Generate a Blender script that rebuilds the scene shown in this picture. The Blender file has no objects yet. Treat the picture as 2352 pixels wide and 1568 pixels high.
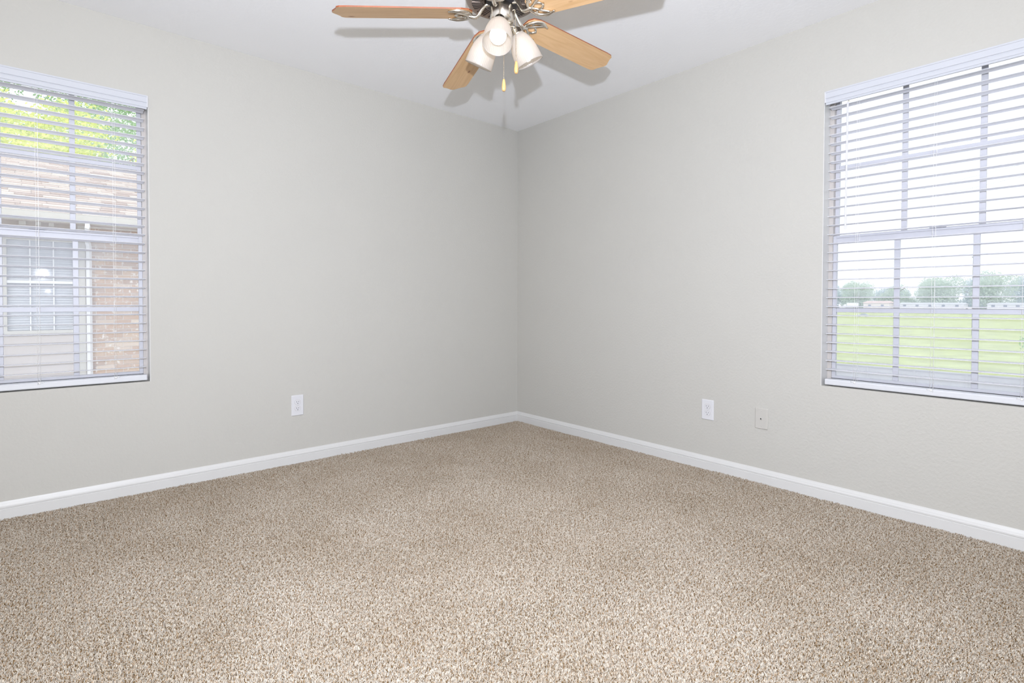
import bpy, bmesh, math, random
from mathutils import Vector, Matrix
random.seed(7)
PI = math.pi
scn = bpy.context.scene
COL = scn.collection

# ------------------------------------------------------------------ camera
cam_d = bpy.data.cameras.new('camera'); cam = bpy.data.objects.new('camera', cam_d); COL.objects.link(cam)
CP = Vector((-2.9865, -3.3727, 0.9994)); YAW, PITCH, ROLL, FPX, SY = 0.8563, -0.0171, 0.0027, 1220.15, -68.9
F = Vector((math.cos(YAW)*math.cos(PITCH), math.sin(YAW)*math.cos(PITCH), math.sin(PITCH)))
R = Vector((math.sin(YAW), -math.cos(YAW), 0)); U = R.cross(F)
R2 = math.cos(ROLL)*R + math.sin(ROLL)*U; U2 = -math.sin(ROLL)*R + math.cos(ROLL)*U
cam.matrix_world = Matrix(((R2.x, U2.x, -F.x, CP.x), (R2.y, U2.y, -F.y, CP.y), (R2.z, U2.z, -F.z, CP.z), (0, 0, 0, 1)))
cam_d.sensor_fit = 'HORIZONTAL'; cam_d.sensor_width = 36; cam_d.lens = 36*FPX/2352
cam_d.shift_y = SY/2352; cam_d.clip_start = 0.02; cam_d.clip_end = 2000
scn.camera = cam

# ------------------------------------------------------------------ world, sun, lights, exposure
w = bpy.data.worlds.new('world'); scn.world = w; w.use_nodes = True
bg = w.node_tree.nodes['Background']; bg.inputs[0].default_value = (0.93, 0.965, 1.0, 1); bg.inputs[1].default_value = 1.6

def add_light(name, kind, loc, aim, energy, color, **kw):
    d = bpy.data.lights.new(name, kind); d.energy = energy; d.color = color
    for k, v in kw.items(): setattr(d, k, v)
    o = bpy.data.objects.new(name, d); COL.objects.link(o); o.location = loc
    o.rotation_euler = (Vector(aim)-Vector(loc)).to_track_quat('-Z', 'Y').to_euler()
    return o
add_light('hazy_sun', 'SUN', (-40, -60, 60), (0, 0, 0), 1.3, (1, .97, .9), angle=math.radians(12))
# the photographer's flash just above the camera (its hard shadows lie on the ceiling)
add_light('camera_flash', 'AREA', (-3.05, -3.44, 1.27), (-0.9, -0.9, 2.0), 95, (0.80, 0.86, 1.0), shape='DISK', size=0.04)
# ambient fill panel added behind the camera
add_light('rear_fill', 'AREA', (-4.0, -4.1, 1.35), (-1.3, -1.4, 1.25), 66, (1.0, 0.965, 0.91), shape='RECTANGLE', size=.9, size_y=2.0)
add_light('upward_fill', 'AREA', (-3.5, -3.75, 1.2), (-3.5, -3.75, 2.44), 13, (1.0, 0.965, 0.91), shape='RECTANGLE', size=.7, size_y=.7)  # added fill lamp aimed straight up to brighten the ceiling
vs = scn.view_settings
vs.view_transform = 'Standard'; vs.look = 'None'; vs.gamma = 1; vs.use_curve_mapping = False; vs.exposure = 0.0

# ------------------------------------------------------------------ materials
def sock(n, *names):
    for k in names:
        if k in n.inputs: return n.inputs[k]
def mat(name, col, rough=.6, metal=0, spec=.5, var=.03, vscale=8, bump=0, bscale=200, bdist=.001, emis=0, stretch=(1, 1, 1)):
    m = bpy.data.materials.new(name); m.use_nodes = True; nt = m.node_tree; N = nt.nodes; L = nt.links
    b = N['Principled BSDF']; b.inputs['Roughness'].default_value = rough; b.inputs['Metallic'].default_value = metal
    sock(b, 'Specular IOR Level', 'Specular').default_value = spec
    tc = N.new('ShaderNodeTexCoord'); mp = N.new('ShaderNodeMapping'); mp.inputs['Scale'].default_value = stretch
    L.new(tc.outputs['Object'], mp.inputs['Vector'])
    nz = N.new('ShaderNodeTexNoise'); nz.inputs['Scale'].default_value = vscale; nz.inputs['Detail'].default_value = 4
    L.new(mp.outputs[0], nz.inputs['Vector'])
    rp = N.new('ShaderNodeValToRGB'); rp.color_ramp.elements[0].position = .3; rp.color_ramp.elements[1].position = .7
    rp.color_ramp.elements[0].color = (*[max(0, c*(1-var)) for c in col], 1); rp.color_ramp.elements[1].color = (*[min(1, c*(1+var)) for c in col], 1)
    L.new(nz.outputs['Fac'], rp.inputs[0]); L.new(rp.outputs[0], b.inputs['Base Color'])
    if bump:
        n2 = N.new('ShaderNodeTexNoise'); n2.inputs['Scale'].default_value = bscale; n2.inputs['Detail'].default_value = 3
        L.new(tc.outputs['Object'], n2.inputs['Vector'])
        bp = N.new('ShaderNodeBump'); bp.inputs['Strength'].default_value = bump; bp.inputs['Distance'].default_value = bdist
        L.new(n2.outputs['Fac'], bp.inputs['Height']); L.new(bp.outputs[0], b.inputs['Normal'])
    if emis:
        b.inputs['Emission Color'].default_value = (*col, 1); b.inputs['Emission Strength'].default_value = emis
    return m

M = {}
M['wall'] = mat('wall_paint', (.485, .474, .442), .75, var=.008, vscale=3, bump=.8, bscale=75, bdist=.0022)
M['ceiling'] = mat('ceiling_paint', (.91, .91, .915), .85, var=.006, vscale=3, bump=.35, bscale=60, bdist=.002)
M['trim'] = mat('trim_paint', (.615, .612, .605), .4, var=.01)
M['blind'] = mat('blind_white', (.515, .53, .575), .45, var=.01)
def slat_material():
    m = bpy.data.materials.new('slat_brightened'); m.use_nodes = True; nt = m.node_tree; N = nt.nodes; L = nt.links
    b = N['Principled BSDF']; b.inputs['Base Color'].default_value = (.90, .905, .94, 1); b.inputs['Roughness'].default_value = .45  # paler colour and translucent mix added to imitate outdoor light on the slats
    nz = N.new('ShaderNodeTexNoise'); nz.inputs['Scale'].default_value = 5
    mr = N.new('ShaderNodeMapRange'); mr.inputs[3].default_value = .50; mr.inputs[4].default_value = .56; L.new(nz.outputs['Fac'], mr.inputs[0])
    t = N.new('ShaderNodeBsdfTranslucent'); t.inputs[0].default_value = (.90, .90, .93, 1)
    mx = N.new('ShaderNodeMixShader'); L.new(mr.outputs[0], mx.inputs[0]); L.new(b.outputs[0], mx.inputs[1]); L.new(t.outputs[0], mx.inputs[2])
    L.new(mx.outputs[0], N['Material Output'].inputs[0]); return m
M['slat'] = slat_material()
M['rail'] = mat('rail_white', (.60, .61, .64), .4, var=.01)
M['vinyl'] = mat('window_vinyl', (.50, .505, .55), .4, var=.02)
M['track'] = mat('window_track', (.47, .44, .42), .5, var=.06, vscale=20)  # brown darkened to carry the shadow in the sash track
M['plate'] = mat('plate_white', (.63, .63, .655), .3, var=.005)
M['jackplate'] = mat('plate_almond', (.50, .485, .455), .4, var=.005)
M['dark'] = mat('dark_slot', (.02, .02, .02), .6, var=.1)
M['nickel'] = mat('brushed_nickel', (.72, .68, .61), .25, metal=1, var=.05, vscale=60, stretch=(1, 1, .05))
M['pewter'] = mat('motor_pewter', (.38, .33, .30), .38, metal=.85, var=.06, vscale=30)
M['black'] = mat('motor_black', (.012, .012, .016), .3, var=.1)
M['carpet_base'] = mat('carpet_backing', (.30, .24, .18), .95, var=.1, vscale=60)
M['knob'] = mat('pull_wood', (.70, .40, .16), .35, var=.1, vscale=40)
M['brass'] = mat('chain_metal', (.72, .63, .48), .3, metal=1, var=.03)
M['string'] = mat('blind_string', (.9, .9, .9), .8, var=.02)

def wood():
    m = bpy.data.materials.new('blade_pine'); m.use_nodes = True; nt = m.node_tree; N = nt.nodes; L = nt.links
    b = N['Principled BSDF']; b.inputs['Roughness'].default_value = .38
    tc = N.new('ShaderNodeTexCoord'); oi = N.new('ShaderNodeObjectInfo')
    ad = N.new('ShaderNodeVectorMath'); ad.operation = 'ADD'
    L.new(tc.outputs['Object'], ad.inputs[0]); L.new(oi.outputs['Random'], ad.inputs[1])
    mp = N.new('ShaderNodeMapping'); mp.inputs['Scale'].default_value = (1.2, 14, 1); L.new(ad.outputs[0], mp.inputs[0])
    wv = N.new('ShaderNodeTexNoise'); wv.inputs['Scale'].default_value = 3.2; wv.inputs['Detail'].default_value = 5; wv.inputs['Distortion'].default_value = 1.2
    L.new(mp.outputs[0], wv.inputs['Vector'])
    rp = N.new('ShaderNodeValToRGB'); e = rp.color_ramp.elements
    e[0].position = .28; e[0].color = (.60, .365, .175, 1); e[1].position = .6; e[1].color = (.70, .455, .24, 1)
    L.new(wv.outputs['Fac'], rp.inputs[0])
    mp2 = N.new('ShaderNodeMapping'); mp2.inputs['Scale'].default_value = (5.5, 13, 1); L.new(ad.outputs[0], mp2.inputs[0])
    vo = N.new('ShaderNodeTexVoronoi'); vo.inputs['Scale'].default_value = 1.0; L.new(mp2.outputs[0], vo.inputs['Vector'])
    r2 = N.new('ShaderNodeValToRGB'); r2.color_ramp.elements[0].position = .035; r2.color_ramp.elements[0].color = (1, 1, 1, 1)
    r2.color_ramp.elements[1].position = .10; r2.color_ramp.elements[1].color = (0, 0, 0, 1)
    L.new(vo.outputs['Distance'], r2.inputs[0])
    mx = N.new('ShaderNodeMixRGB'); mx.inputs[2].default_value = (.30, .11, .04, 1)
    L.new(r2.outputs[0], mx.inputs[0]); L.new(rp.outputs[0], mx.inputs[1]); L.new(mx.outputs[0], b.inputs['Base Color'])
    return m
M['pine'] = wood()
M['cherry'] = mat('blade_edge_cherry', (.26, .075, .03), .4, var=.15, vscale=20)

def glass_pane():
    m = bpy.data.materials.new('window_glass'); m.use_nodes = True; nt = m.node_tree; N = nt.nodes; L = nt.links
    N.remove(N['Principled BSDF']); out = N['Material Output']
    tr = N.new('ShaderNodeBsdfTransparent'); tr.inputs[0].default_value = (.97, .98, .98, 1)
    gl = N.new('ShaderNodeBsdfGlossy'); gl.inputs['Roughness'].default_value = .02
    df = N.new('ShaderNodeBsdfDiffuse'); df.inputs[0].default_value = (.85, .87, .92, 1)
    nz = N.new('ShaderNodeTexNoise'); nz.inputs['Scale'].default_value = 2.5
    mr = N.new('ShaderNodeMapRange'); mr.inputs[1].default_value = .3; mr.inputs[2].default_value = .7; mr.inputs[3].default_value = .05; mr.inputs[4].default_value = .12
    L.new(nz.outputs['Fac'], mr.inputs[0])
    m1 = N.new('ShaderNodeMixShader'); m1.inputs[0].default_value = .028; L.new(tr.outputs[0], m1.inputs[1]); L.new(gl.outputs[0], m1.inputs[2])
    m2 = N.new('ShaderNodeMixShader'); L.new(mr.outputs[0], m2.inputs[0]); L.new(m1.outputs[0], m2.inputs[1]); L.new(df.outputs[0], m2.inputs[2])
    L.new(m2.outputs[0], out.inputs[0]); return m
M['glass'] = glass_pane()
def screen_mesh():
    m = bpy.data.materials.new('insect_mesh'); m.use_nodes = True; nt = m.node_tree; N = nt.nodes; L = nt.links
    N.remove(N['Principled BSDF']); tr = N.new('ShaderNodeBsdfTransparent'); df = N.new('ShaderNodeBsdfDiffuse'); df.inputs[0].default_value = (.62, .64, .72, 1)
    nz = N.new('ShaderNodeTexNoise'); nz.inputs['Scale'].default_value = 3; mr = N.new('ShaderNodeMapRange'); mr.inputs[3].default_value = .10; mr.inputs[4].default_value = .17
    L.new(nz.outputs['Fac'], mr.inputs[0]); mx = N.new('ShaderNodeMixShader'); L.new(mr.outputs[0], mx.inputs[0]); L.new(tr.outputs[0], mx.inputs[1]); L.new(df.outputs[0], mx.inputs[2])
    L.new(mx.outputs[0], N['Material Output'].inputs[0]); return m
M['screen'] = screen_mesh()
def frosted():
    m = bpy.data.materials.new('frosted_ribbed_glass'); m.use_nodes = True; nt = m.node_tree; N = nt.nodes; L = nt.links
    N.remove(N['Principled BSDF']); out = N['Material Output']
    tr = N.new('ShaderNodeBsdfTransparent'); tr.inputs[0].default_value = (.98, .96, .93, 1)
    tl = N.new('ShaderNodeBsdfTranslucent'); tl.inputs[0].default_value = (.74, .69, .64, 1)
    df = N.new('ShaderNodeBsdfDiffuse'); df.inputs[0].default_value = (.64, .61, .58, 1)
    gl = N.new('ShaderNodeBsdfGlossy'); gl.inputs['Roughness'].default_value = .15
    nz = N.new('ShaderNodeTexNoise'); nz.inputs['Scale'].default_value = 60
    mr = N.new('ShaderNodeMapRange'); mr.inputs[3].default_value = .38; mr.inputs[4].default_value = .48; L.new(nz.outputs['Fac'], mr.inputs[0])
    a = N.new('ShaderNodeMixShader'); L.new(mr.outputs[0], a.inputs[0]); L.new(tl.outputs[0], a.inputs[1]); L.new(df.outputs[0], a.inputs[2])
    b = N.new('ShaderNodeMixShader'); b.inputs[0].default_value = .14; L.new(a.outputs[0], b.inputs[1]); L.new(tr.outputs[0], b.inputs[2])
    c = N.new('ShaderNodeMixShader'); c.inputs[0].default_value = .05; L.new(b.outputs[0], c.inputs[1]); L.new(gl.outputs[0], c.inputs[2])
    L.new(c.outputs[0], out.inputs[0]); return m
M['frost'] = frosted()
M['bulb'] = mat('lit_bulb', (1.0, .95, .87), .5, var=.0, emis=2.6)

# ------------------------------------------------------------------ mesh helpers
class MB:
    def __init__(s): s.v = []; s.f = []; s.sm = []
    def add(s, vs, fs, smooth=False):
        o = len(s.v); s.v += [tuple(p) for p in vs]
        for f in fs: s.f.append([i+o for i in f]); s.sm.append(smooth)
        return s
    def box(s, x0, x1, y0, y1, z0, z1, mx=None):
        x0, x1 = min(x0, x1), max(x0, x1); y0, y1 = min(y0, y1), max(y0, y1); z0, z1 = min(z0, z1), max(z0, z1)
        P = [Vector((x, y, z)) for x in (x0, x1) for y in (y0, y1) for z in (z0, z1)]
        if mx is not None: P = [mx @ p for p in P]
        return s.add(P, [(0, 1, 3, 2), (4, 6, 7, 5), (0, 4, 5, 1), (2, 3, 7, 6), (0, 2, 6, 4), (1, 5, 7, 3)])
    def tube(s, pts, r, n=8, cap=True, smooth=True):
        pts = [Vector(p) for p in pts]; rs = r if isinstance(r, (list, tuple)) else [r]*len(pts)
        V = []; prev = None
        for i, p in enumerate(pts):
            t = (pts[min(i+1, len(pts)-1)]-pts[max(i-1, 0)]).normalized()
            if prev is None: a = t.orthogonal().normalized()
            else: a = (prev-t*prev.dot(t)).normalized()
            prev = a; b = t.cross(a)
            for k in range(n): V.append(p+(a*math.cos(2*PI*k/n)+b*math.sin(2*PI*k/n))*rs[i])
        Fs = [(i*n+k, i*n+(k+1) % n, (i+1)*n+(k+1) % n, (i+1)*n+k) for i in range(len(pts)-1) for k in range(n)]
        s.add(V, Fs, smooth)
        if cap: s.f.append([len(s.v)-len(V)+k for k in range(n)][::-1]); s.sm.append(False); s.f.append([len(s.v)-n+k for k in range(n)]); s.sm.append(False)
        return s
    def lathe(s, prof, n=32, mx=None, smooth=True, flute=0, fn=0):
        mx = mx or Matrix.Identity(4); V = []
        for r, z in prof:
            for k in range(n):
                a = 2*PI*k/n; rr = r*(1+flute*math.cos(fn*a)) if flute else r
                V.append(mx @ Vector((rr*math.cos(a), rr*math.sin(a), z)))
        Fs = [(i*n+k, i*n+(k+1) % n, (i+1)*n+(k+1) % n, (i+1)*n+k) for i in range(len(prof)-1) for k in range(n)]
        return s.add(V, Fs, smooth)
    def prism(s, poly, z0, z1, mx=None, smooth=False):
        n = len(poly); mx = mx or Matrix.Identity(4)
        V = [mx @ Vector((x, y, z0)) for x, y in poly]+[mx @ Vector((x, y, z1)) for x, y in poly]
        return s.add(V, [tuple(range(n))[::-1], tuple(range(n, 2*n))]+[(i, (i+1) % n, n+(i+1) % n, n+i) for i in range(n)], smooth)
    def ball(s, c, r, n=8, m=6):
        c = Vector(c)
        return s.lathe([(r*math.sin(PI*i/m), -r*math.cos(PI*i/m)) for i in range(m+1)], n, Matrix.Translation(c))
    def build(s, name, m, parent=None, bevel=0, fix=True, local=False):
        me = bpy.data.meshes.new(name)
        off = Vector(parent_world(parent)) if (parent is not None and not local) else Vector((0, 0, 0))
        me.from_pydata([tuple(Vector(p)-off) for p in s.v], [], s.f); me.update()
        for p, q in zip(me.polygons, s.sm): p.use_smooth = q
        if fix:
            bm = bmesh.new(); bm.from_mesh(me); bmesh.ops.remove_doubles(bm, verts=bm.verts, dist=1e-6)
            bmesh.ops.recalc_face_normals(bm, faces=bm.faces); bm.to_mesh(me); bm.free()
        if m is not None: me.materials.append(m)
        o = bpy.data.objects.new(name, me); COL.objects.link(o)
        if parent is not None: o.parent = parent
        if bevel:
            b = o.modifiers.new('bevel', 'BEVEL'); b.width = bevel; b.segments = 2; b.limit_method = 'ANGLE'; b.angle_limit = .7
        return o
def parent_world(p):
    v = Vector((0, 0, 0))
    while p is not None: v += Vector(p.location); p = p.parent
    return v
def thing(name, loc, label, cat, group=None, kind=None):
    o = bpy.data.objects.new(name, None); o.empty_display_size = .1; COL.objects.link(o); o.location = loc
    tag(o, label, cat, group, kind); return o
def tag(o, label=None, cat=None, group=None, kind=None):
    if label: o['label'] = label
    if cat: o['category'] = cat
    if group: o['group'] = group
    if kind: o['kind'] = kind
    return o
def struct(o, label, cat): return tag(o, label, cat, None, 'structure')

H = 2.44; X0, Y0 = -4.35, -4.45; T = .16
LW = (-3.478, -2.592, .577, 2.075)      # left wall opening  x0 x1 z0 z1
RW = (-3.262, -2.354, .577, 2.075)      # right wall opening y0 y1 z0 z1

# ------------------------------------------------------------------ room shell
def wall_with_hole(name, amap, u0, u1, hole, label):
    m = MB(); a, b, z0, z1 = hole
    for (p, q, r_, s_) in ((u0, a, -.05, H), (b, u1, -.05, H), (a, b, -.05, z0), (a, b, z1, H)):
        m.box(*amap(p, q), r_, s_)
    return struct(m.build(name, M['wall']), label, 'wall')
wall_with_hole('wall_left', lambda p, q: (p, q, 0, T), X0, T, LW, 'light grey wall left of the corner with one window and an outlet')
wall_with_hole('wall_right', lambda p, q: (0, T, p, q), Y0, 0, RW, 'light grey wall right of the corner with one window, outlet and cable plate')
struct(MB().box(X0-T, X0, Y0-T, T, -.05, H).build('wall_near_left', M['wall']), 'light grey wall behind the left of the viewer', 'wall')
struct(MB().box(X0, T, Y0-T, Y0, -.05, H).build('wall_back', M['wall']), 'light grey wall behind the viewer', 'wall')
struct(MB().box(X0-T, T, Y0-T, T, H, H+.1).build('ceiling', M['ceiling']), 'flat white ceiling with a faint orange peel texture', 'ceiling')
floor = struct(MB().box(X0, 0, Y0, 0, -.05, -.012).build('floor', M['carpet_base']), 'floor under the speckled beige carpet', 'floor')

BP = [(0, -.012), (.0135, -.012), (.0135, .041), (.0105, .0425), (.0105, .0445), (.0125, .047), (.0125, .053), (.0095, .057), (.008, .063), (.0045, .071), (.003, .0757), (0, .0757)]
def baseboard(name, p0, p1, inward, label):
    p0, p1, n = Vector(p0), Vector(p1), Vector(inward); V = []
    for p in (p0, p1):
        for d, z in BP: V.append(p+n*d+Vector((0, 0, z)))
    k = len(BP); m = MB().add(V, [tuple(range(k)), tuple(range(k, 2*k))]+[(i, (i+1) % k, k+(i+1) % k, k+i) for i in range(k)])
    return struct(m.build(name, M['trim']), label, 'baseboard')
baseboard('baseboard_left', (X0, 0, 0), (0, 0, 0), (0, -1, 0), 'white moulded baseboard along the left wall')
baseboard('baseboard_right', (0, Y0, 0), (0, 0, 0), (-1, 0, 0), 'white moulded baseboard along the right wall')
baseboard('baseboard_near_left', (X0, Y0, 0), (X0, 0, 0), (1, 0, 0), 'white moulded baseboard behind the left of the viewer')
baseboard('baseboard_back', (X0, Y0, 0), (0, Y0, 0), (0, 1, 0), 'white moulded baseboard behind the viewer')

# ------------------------------------------------------------------ windows
def make_window(name, hole, side, mun_hi, mun_lo, label):
    a, b, z0, z1 = hole
    mp = (lambda u0, u1, v0, v1: (u0, u1, v0, v1)) if side == 'L' else (lambda u0, u1, v0, v1: (v0, v1, u0, u1))
    base = ((a+b)/2, .11, z0) if side == 'L' else (.11, (a+b)/2, z0)
    root = thing(name, base, label, 'window', None, 'structure')
    def B(m, u0, u1, v0, v1, p, q): m.box(*mp(u0, u1, v0, v1), p, q); return m
    m = MB(); fw = .022; ft = .012
    B(m, a, a+fw, .082, .138, z0, z1); B(m, b-fw, b, .082, .138, z0, z1)
    B(m, a+fw, b-fw, .082, .138, z0, z0+.018); B(m, a+fw, b-fw, .082, .138, z1-ft, z1)
    m.build('window_frame', M['track'], root)
    ia, ib = a+fw, b-fw
    for p, q in ((a, a+.003), (b-.003, b)): B(MB(), p, q, .001, .082, z0, z1).build('window_jamb', M['trim'], root)  # white liner added so the drywall return looks brightly lit
    for lo in (True, False):
        v0, v1 = (.086, .106) if lo else (.109, .129)
        p, q = (z0+.018, 1.347) if lo else (1.312, z1-ft)
        st = .017; rb = .030 if lo else .036; rt = .036 if lo else .014
        m = MB(); B(m, ia, ia+st, v0, v1, p, q); B(m, ib-st, ib, v0, v1, p, q); B(m, ia+st, ib-st, v0, v1, p, p+rb); B(m, ia+st, ib-st, v0, v1, q-rt, q)
        if lo:
            B(m, ia+st, ib-st, v0-.008, v0, q-.012, q-.002)
            B(MB(), ia, ib, v0-.005, v0, .606, .6115).build('shadow_strip', M['dark'], root)  # dark strip drawn in place of the shadow gap above the blind's rail
        sash = m.build('sash', M['vinyl'], root, bevel=.0015)
        us = sorted(mun_lo if lo else mun_hi); zs = (.958 if side == 'L' else .9645) if lo else (1.714 if side == 'L' else 1.700); mw = .0115
        zc = [p+rb, zs-mw, zs+mw, q-rt]; uc = [ia+st]
        for u in us: uc += [u-mw, u+mw]
        uc.append(ib-st)
        for u in us: B(MB(), u-mw, u+mw, v0+.004, v1-.004, p+rb, q-rt).build('muntin', M['vinyl'], sash, bevel=.0015)
        B(MB(), ia+st, ib-st, v0+.003, v1-.003, zs-mw, zs+mw).build('muntin', M['vinyl'], sash, bevel=.0015)
        vm = (v0+v1)/2
        for i in range(3):
            for j in range(2):
                B(MB(), uc[2*i], uc[2*i+1], vm-.0015, vm+.0015, zc[2*j], zc[2*j+1]).build('pane', M['glass'], sash)
    B(MB(), ia, ib, .1325, .1335, z0+.018, 1.33).build('insect_screen', M['screen'], root)
    if side == 'R' or side == 'L':
        c = (a+b)/2; m = MB(); B(m, c-.03, c+.03, .072, .087, 1.346, 1.358); m.build('sash_lock', M['vinyl'], root, bevel=.002)
    return root
make_window('window_1', LW, 'L', (-2.900, -3.172), (-2.892, -3.170), 'window in the left wall, white grid sashes, brick house beyond')
make_window('window_2', RW, 'R', (-2.672, -2.957), (-2.652, -2.943), 'window in the right wall, white grid sashes, green field beyond')

# ------------------------------------------------------------------ blinds
def make_blind(side, u0, u1, vu0, vu1, ztop, pitch, n, tilt, cords, wand, vz0, vz1, label):
    mp = (lambda u, v, z: (u, v, z)) if side == 'L' else (lambda u, v, z: (v, u, z))
    uc = (u0+u1)/2; root = thing('window_blind', mp(uc, .03, .58), label, 'blind', 'horizontal blinds in the two windows')
    def ext(prof, a, b, name, m, parent=root, bevel=0):
        k = len(prof); V = [mp(a, v, z) for v, z in prof]+[mp(b, v, z) for v, z in prof]
        return MB().add(V, [tuple(range(k)), tuple(range(k, 2*k))]+[(i, (i+1) % k, k+(i+1) % k, k+i) for i in range(k)]).build(name, m, parent, bevel)
    hgt = vz1-vz0
    pf = [(-.012, 0), (-.012, .06), (-.0095, .09), (-.0095, .14), (-.0125, .17), (-.0125, .40), (-.010, .43), (-.010, .47), (-.0135, .50), (-.0135, .88), (-.0155, .91), (-.0155, 1), (-.004, 1), (-.004, 0)]
    ext([(v, vz0+f*hgt) for v, f in pf], vu0, vu1, 'valance', M['blind'])
    for u in (vu0, vu1):
        s = -1 if u == vu0 else 1
        ext([(-.013, vz0+.012), (-.013, vz1), (.05, vz1), (.05, vz0+.012)], u, u+s*.004, 'valance_clip', M['plate'])
    ext([(.008, vz1-.030), (.008, vz1-.002), (.062, vz1-.002), (.062, vz1-.030)], u0, u1, 'head_rail', M['blind'])
    # slat profile: a very flat arch 50 mm deep
    def slat_prof(zc, tl):
        top = []; bot = []
        for i in range(7):
            t = i/6; v = .012+.05*t; arch = .0022*(1-(2*t-1)**2); dz = -(t-.5)*.05*tl
            top.append((v, zc+dz+arch+.0013)); bot.append((v, zc+dz+arch-.0013))
        return top+bot[::-1]
    first = None
    for i in range(n):
        zc = ztop-i*pitch
        if first is None: first = ext(slat_prof(zc, tilt), u0, u1, 'slat', M['slat']); z00 = zc
        else:
            o = first.copy(); COL.objects.link(o); o.parent = root; o.location = first.location+Vector((random.uniform(-.0012, .0012) if side == 'L' else 0, 0, zc-z00))
            o.rotation_euler = (random.uniform(-.004, .004), 0, 0) if side == 'L' else (0, random.uniform(-.004, .004), 0)
    ext([(.012, .5835), (.010, .588), (.010, .605), (.014, .6115), (.060, .6115), (.064, .605), (.064, .588), (.062, .5835)], u0-.002, u1+.002, 'bottom_rail', M['rail'])
    for c in cords:
        for v, off in ((.0095, -.004), (.0645, .004)):
            MB().tube([mp(c+off, v, .60), mp(c+off, v, vz0+.01)], .00055, 5).build('ladder_cord', M['string'], root)
        MB().tube([mp(c+.006, .0105, .598), mp(c+.006, .0105, vz0+.01)], .0006, 5).build('lift_cord', M['string'], root)
        m = MB(); m.tube([mp(c-.004, .0085, .612), mp(c+.003, .007, .609), mp(c+.012, .008, .6125), mp(c+.018, .009, .609)], .0016, 6)
        m.tube([mp(c+.002, .0085, .613), mp(c+.002, .0085, .603)], .003, 8); m.build('cord_knot', M['string'], root)
    if wand:
        (ua, za), (ub, zb) = wand
        wd = MB().tube([mp(ua, -.018, za), mp((ua+ub)/2, -.018, (za+zb)/2), mp(ub, -.018, zb)], .0042, 6, smooth=False).build('tilt_wand', M['slat'], root)
        MB().tube([mp(ua, -.018, za), mp(ua, -.006, za+.012), mp(ua, .01, za+.012)], .0013, 6).build('wand_hook', M['brass'], wd)
    return root
make_blind('L', -3.466, -2.609, -3.472, -2.600, 2.000, .0465, 30, .10, (-2.741, -3.034, -3.327), None, 2.0015, 2.0725, 'white slatted blind in the left window, in front of the brick house view')
make_blind('R', -3.250, -2.372, -3.257, -2.3655, 1.9920, .0459, 30, .0, (-2.505, -2.808, -3.105), ((-2.4665, 1.988), (-2.4625, 1.366)), 2.002, 2.0695, 'white slatted blind in the right window with a hanging tilt wand')

# ------------------------------------------------------------------ outlets and cable plate
def rounded(wd, ht, r, n=4):
    P = []
    for cx, cy, a0 in ((wd/2-r, ht/2-r, 0), (-wd/2+r, ht/2-r, 90), (-wd/2+r, -ht/2+r, 180), (wd/2-r, -ht/2+r, 270)):
        for i in range(n+1):
            a = math.radians(a0+90*i/n); P.append((cx+r*math.cos(a), cy+r*math.sin(a)))
    return P
def plate_matrix(side, u, z):
    # local x along wall, local y up, local z into the room
    if side == 'L': return Matrix(((1, 0, 0, u), (0, 0, -1, 0), (0, 1, 0, z), (0, 0, 0, 1)))
    return Matrix(((0, 0, -1, 0), (-1, 0, 0, u), (0, 1, 0, z), (0, 0, 0, 1)))
def outlet(side, u, z, wd, ht, label):
    mx = plate_matrix(side, u, z); root = thing('wall_outlet', mx @ Vector((0, 0, 0)), label, 'outlet', 'duplex wall outlets')
    m = MB(); o1, o2 = rounded(wd, ht, .004), rounded(wd-.007, ht-.007, .003); k = len(o1)
    V = [mx @ Vector((x, y, 0.0)) for x, y in o1]+[mx @ Vector((x, y, .0032)) for x, y in o1]+[mx @ Vector((x, y, .0062)) for x, y in o2]
    m.add(V, [tuple(range(k)), tuple(range(2*k, 3*k))]+[(j*k+i, j*k+(i+1) % k, (j+1)*k+(i+1) % k, (j+1)*k+i) for j in (0, 1) for i in range(k)])
    m.build('cover_plate', M['plate'], root)
    for s in (1, -1):
        cy = s*.0195; P = []
        for i in range(28):
            a = 2*PI*i/28; P.append((.0172*math.cos(a), cy+max(-.0143, min(.0143, .0172*math.sin(a)))))
        MB().prism([(x*1.09, cy+(y-cy)*1.09) for x, y in P], .0055, .00635, mx).build('receptacle_gap', M['track'], root)
        rc = MB().prism(P, .006, .0078, mx).build('receptacle', M['plate'], root)
        for dx, hh in ((-.0064, .0043), (.0064, .0035)):
            MB().prism([(dx-.0011, cy+.0035-hh), (dx+.0011, cy+.0035-hh), (dx+.0011, cy+.0035+hh), (dx-.0011, cy+.0035+hh)], .0076, .0080, mx).build('slot', M['dark'], rc)
        MB().prism([(.0026*math.cos(2*PI*i/12), cy-.0075+.0026*math.sin(2*PI*i/12)) for i in range(12)], .0076, .0080, mx).build('ground_hole', M['dark'], rc)
    MB().lathe([(0, .0078), (.002, .0076), (.0028, .0066), (.0028, .006)], 12, mx).build('screw', M['plate'], root)
outlet('L', -1.832, .3545, .074, .127, 'white duplex outlet low on the left wall')
outlet('R', -1.735, .3560, .077, .121, 'white duplex outlet low on the right wall beside the cable plate')
mx = plate_matrix('R', -2.056, .3560); root = thing('cable_plate', mx @ Vector((0, 0, 0)), 'wall coloured cable plate with one dark jack, right of the outlet', 'plate')
m = MB(); o1, o2 = rounded(.071, .115, .004), rounded(.065, .109, .003); k = len(o1)
V = [mx @ Vector((x, y, 0.0)) for x, y in o1]+[mx @ Vector((x, y, .003)) for x, y in o1]+[mx @ Vector((x, y, .0058)) for x, y in o2]
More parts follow.
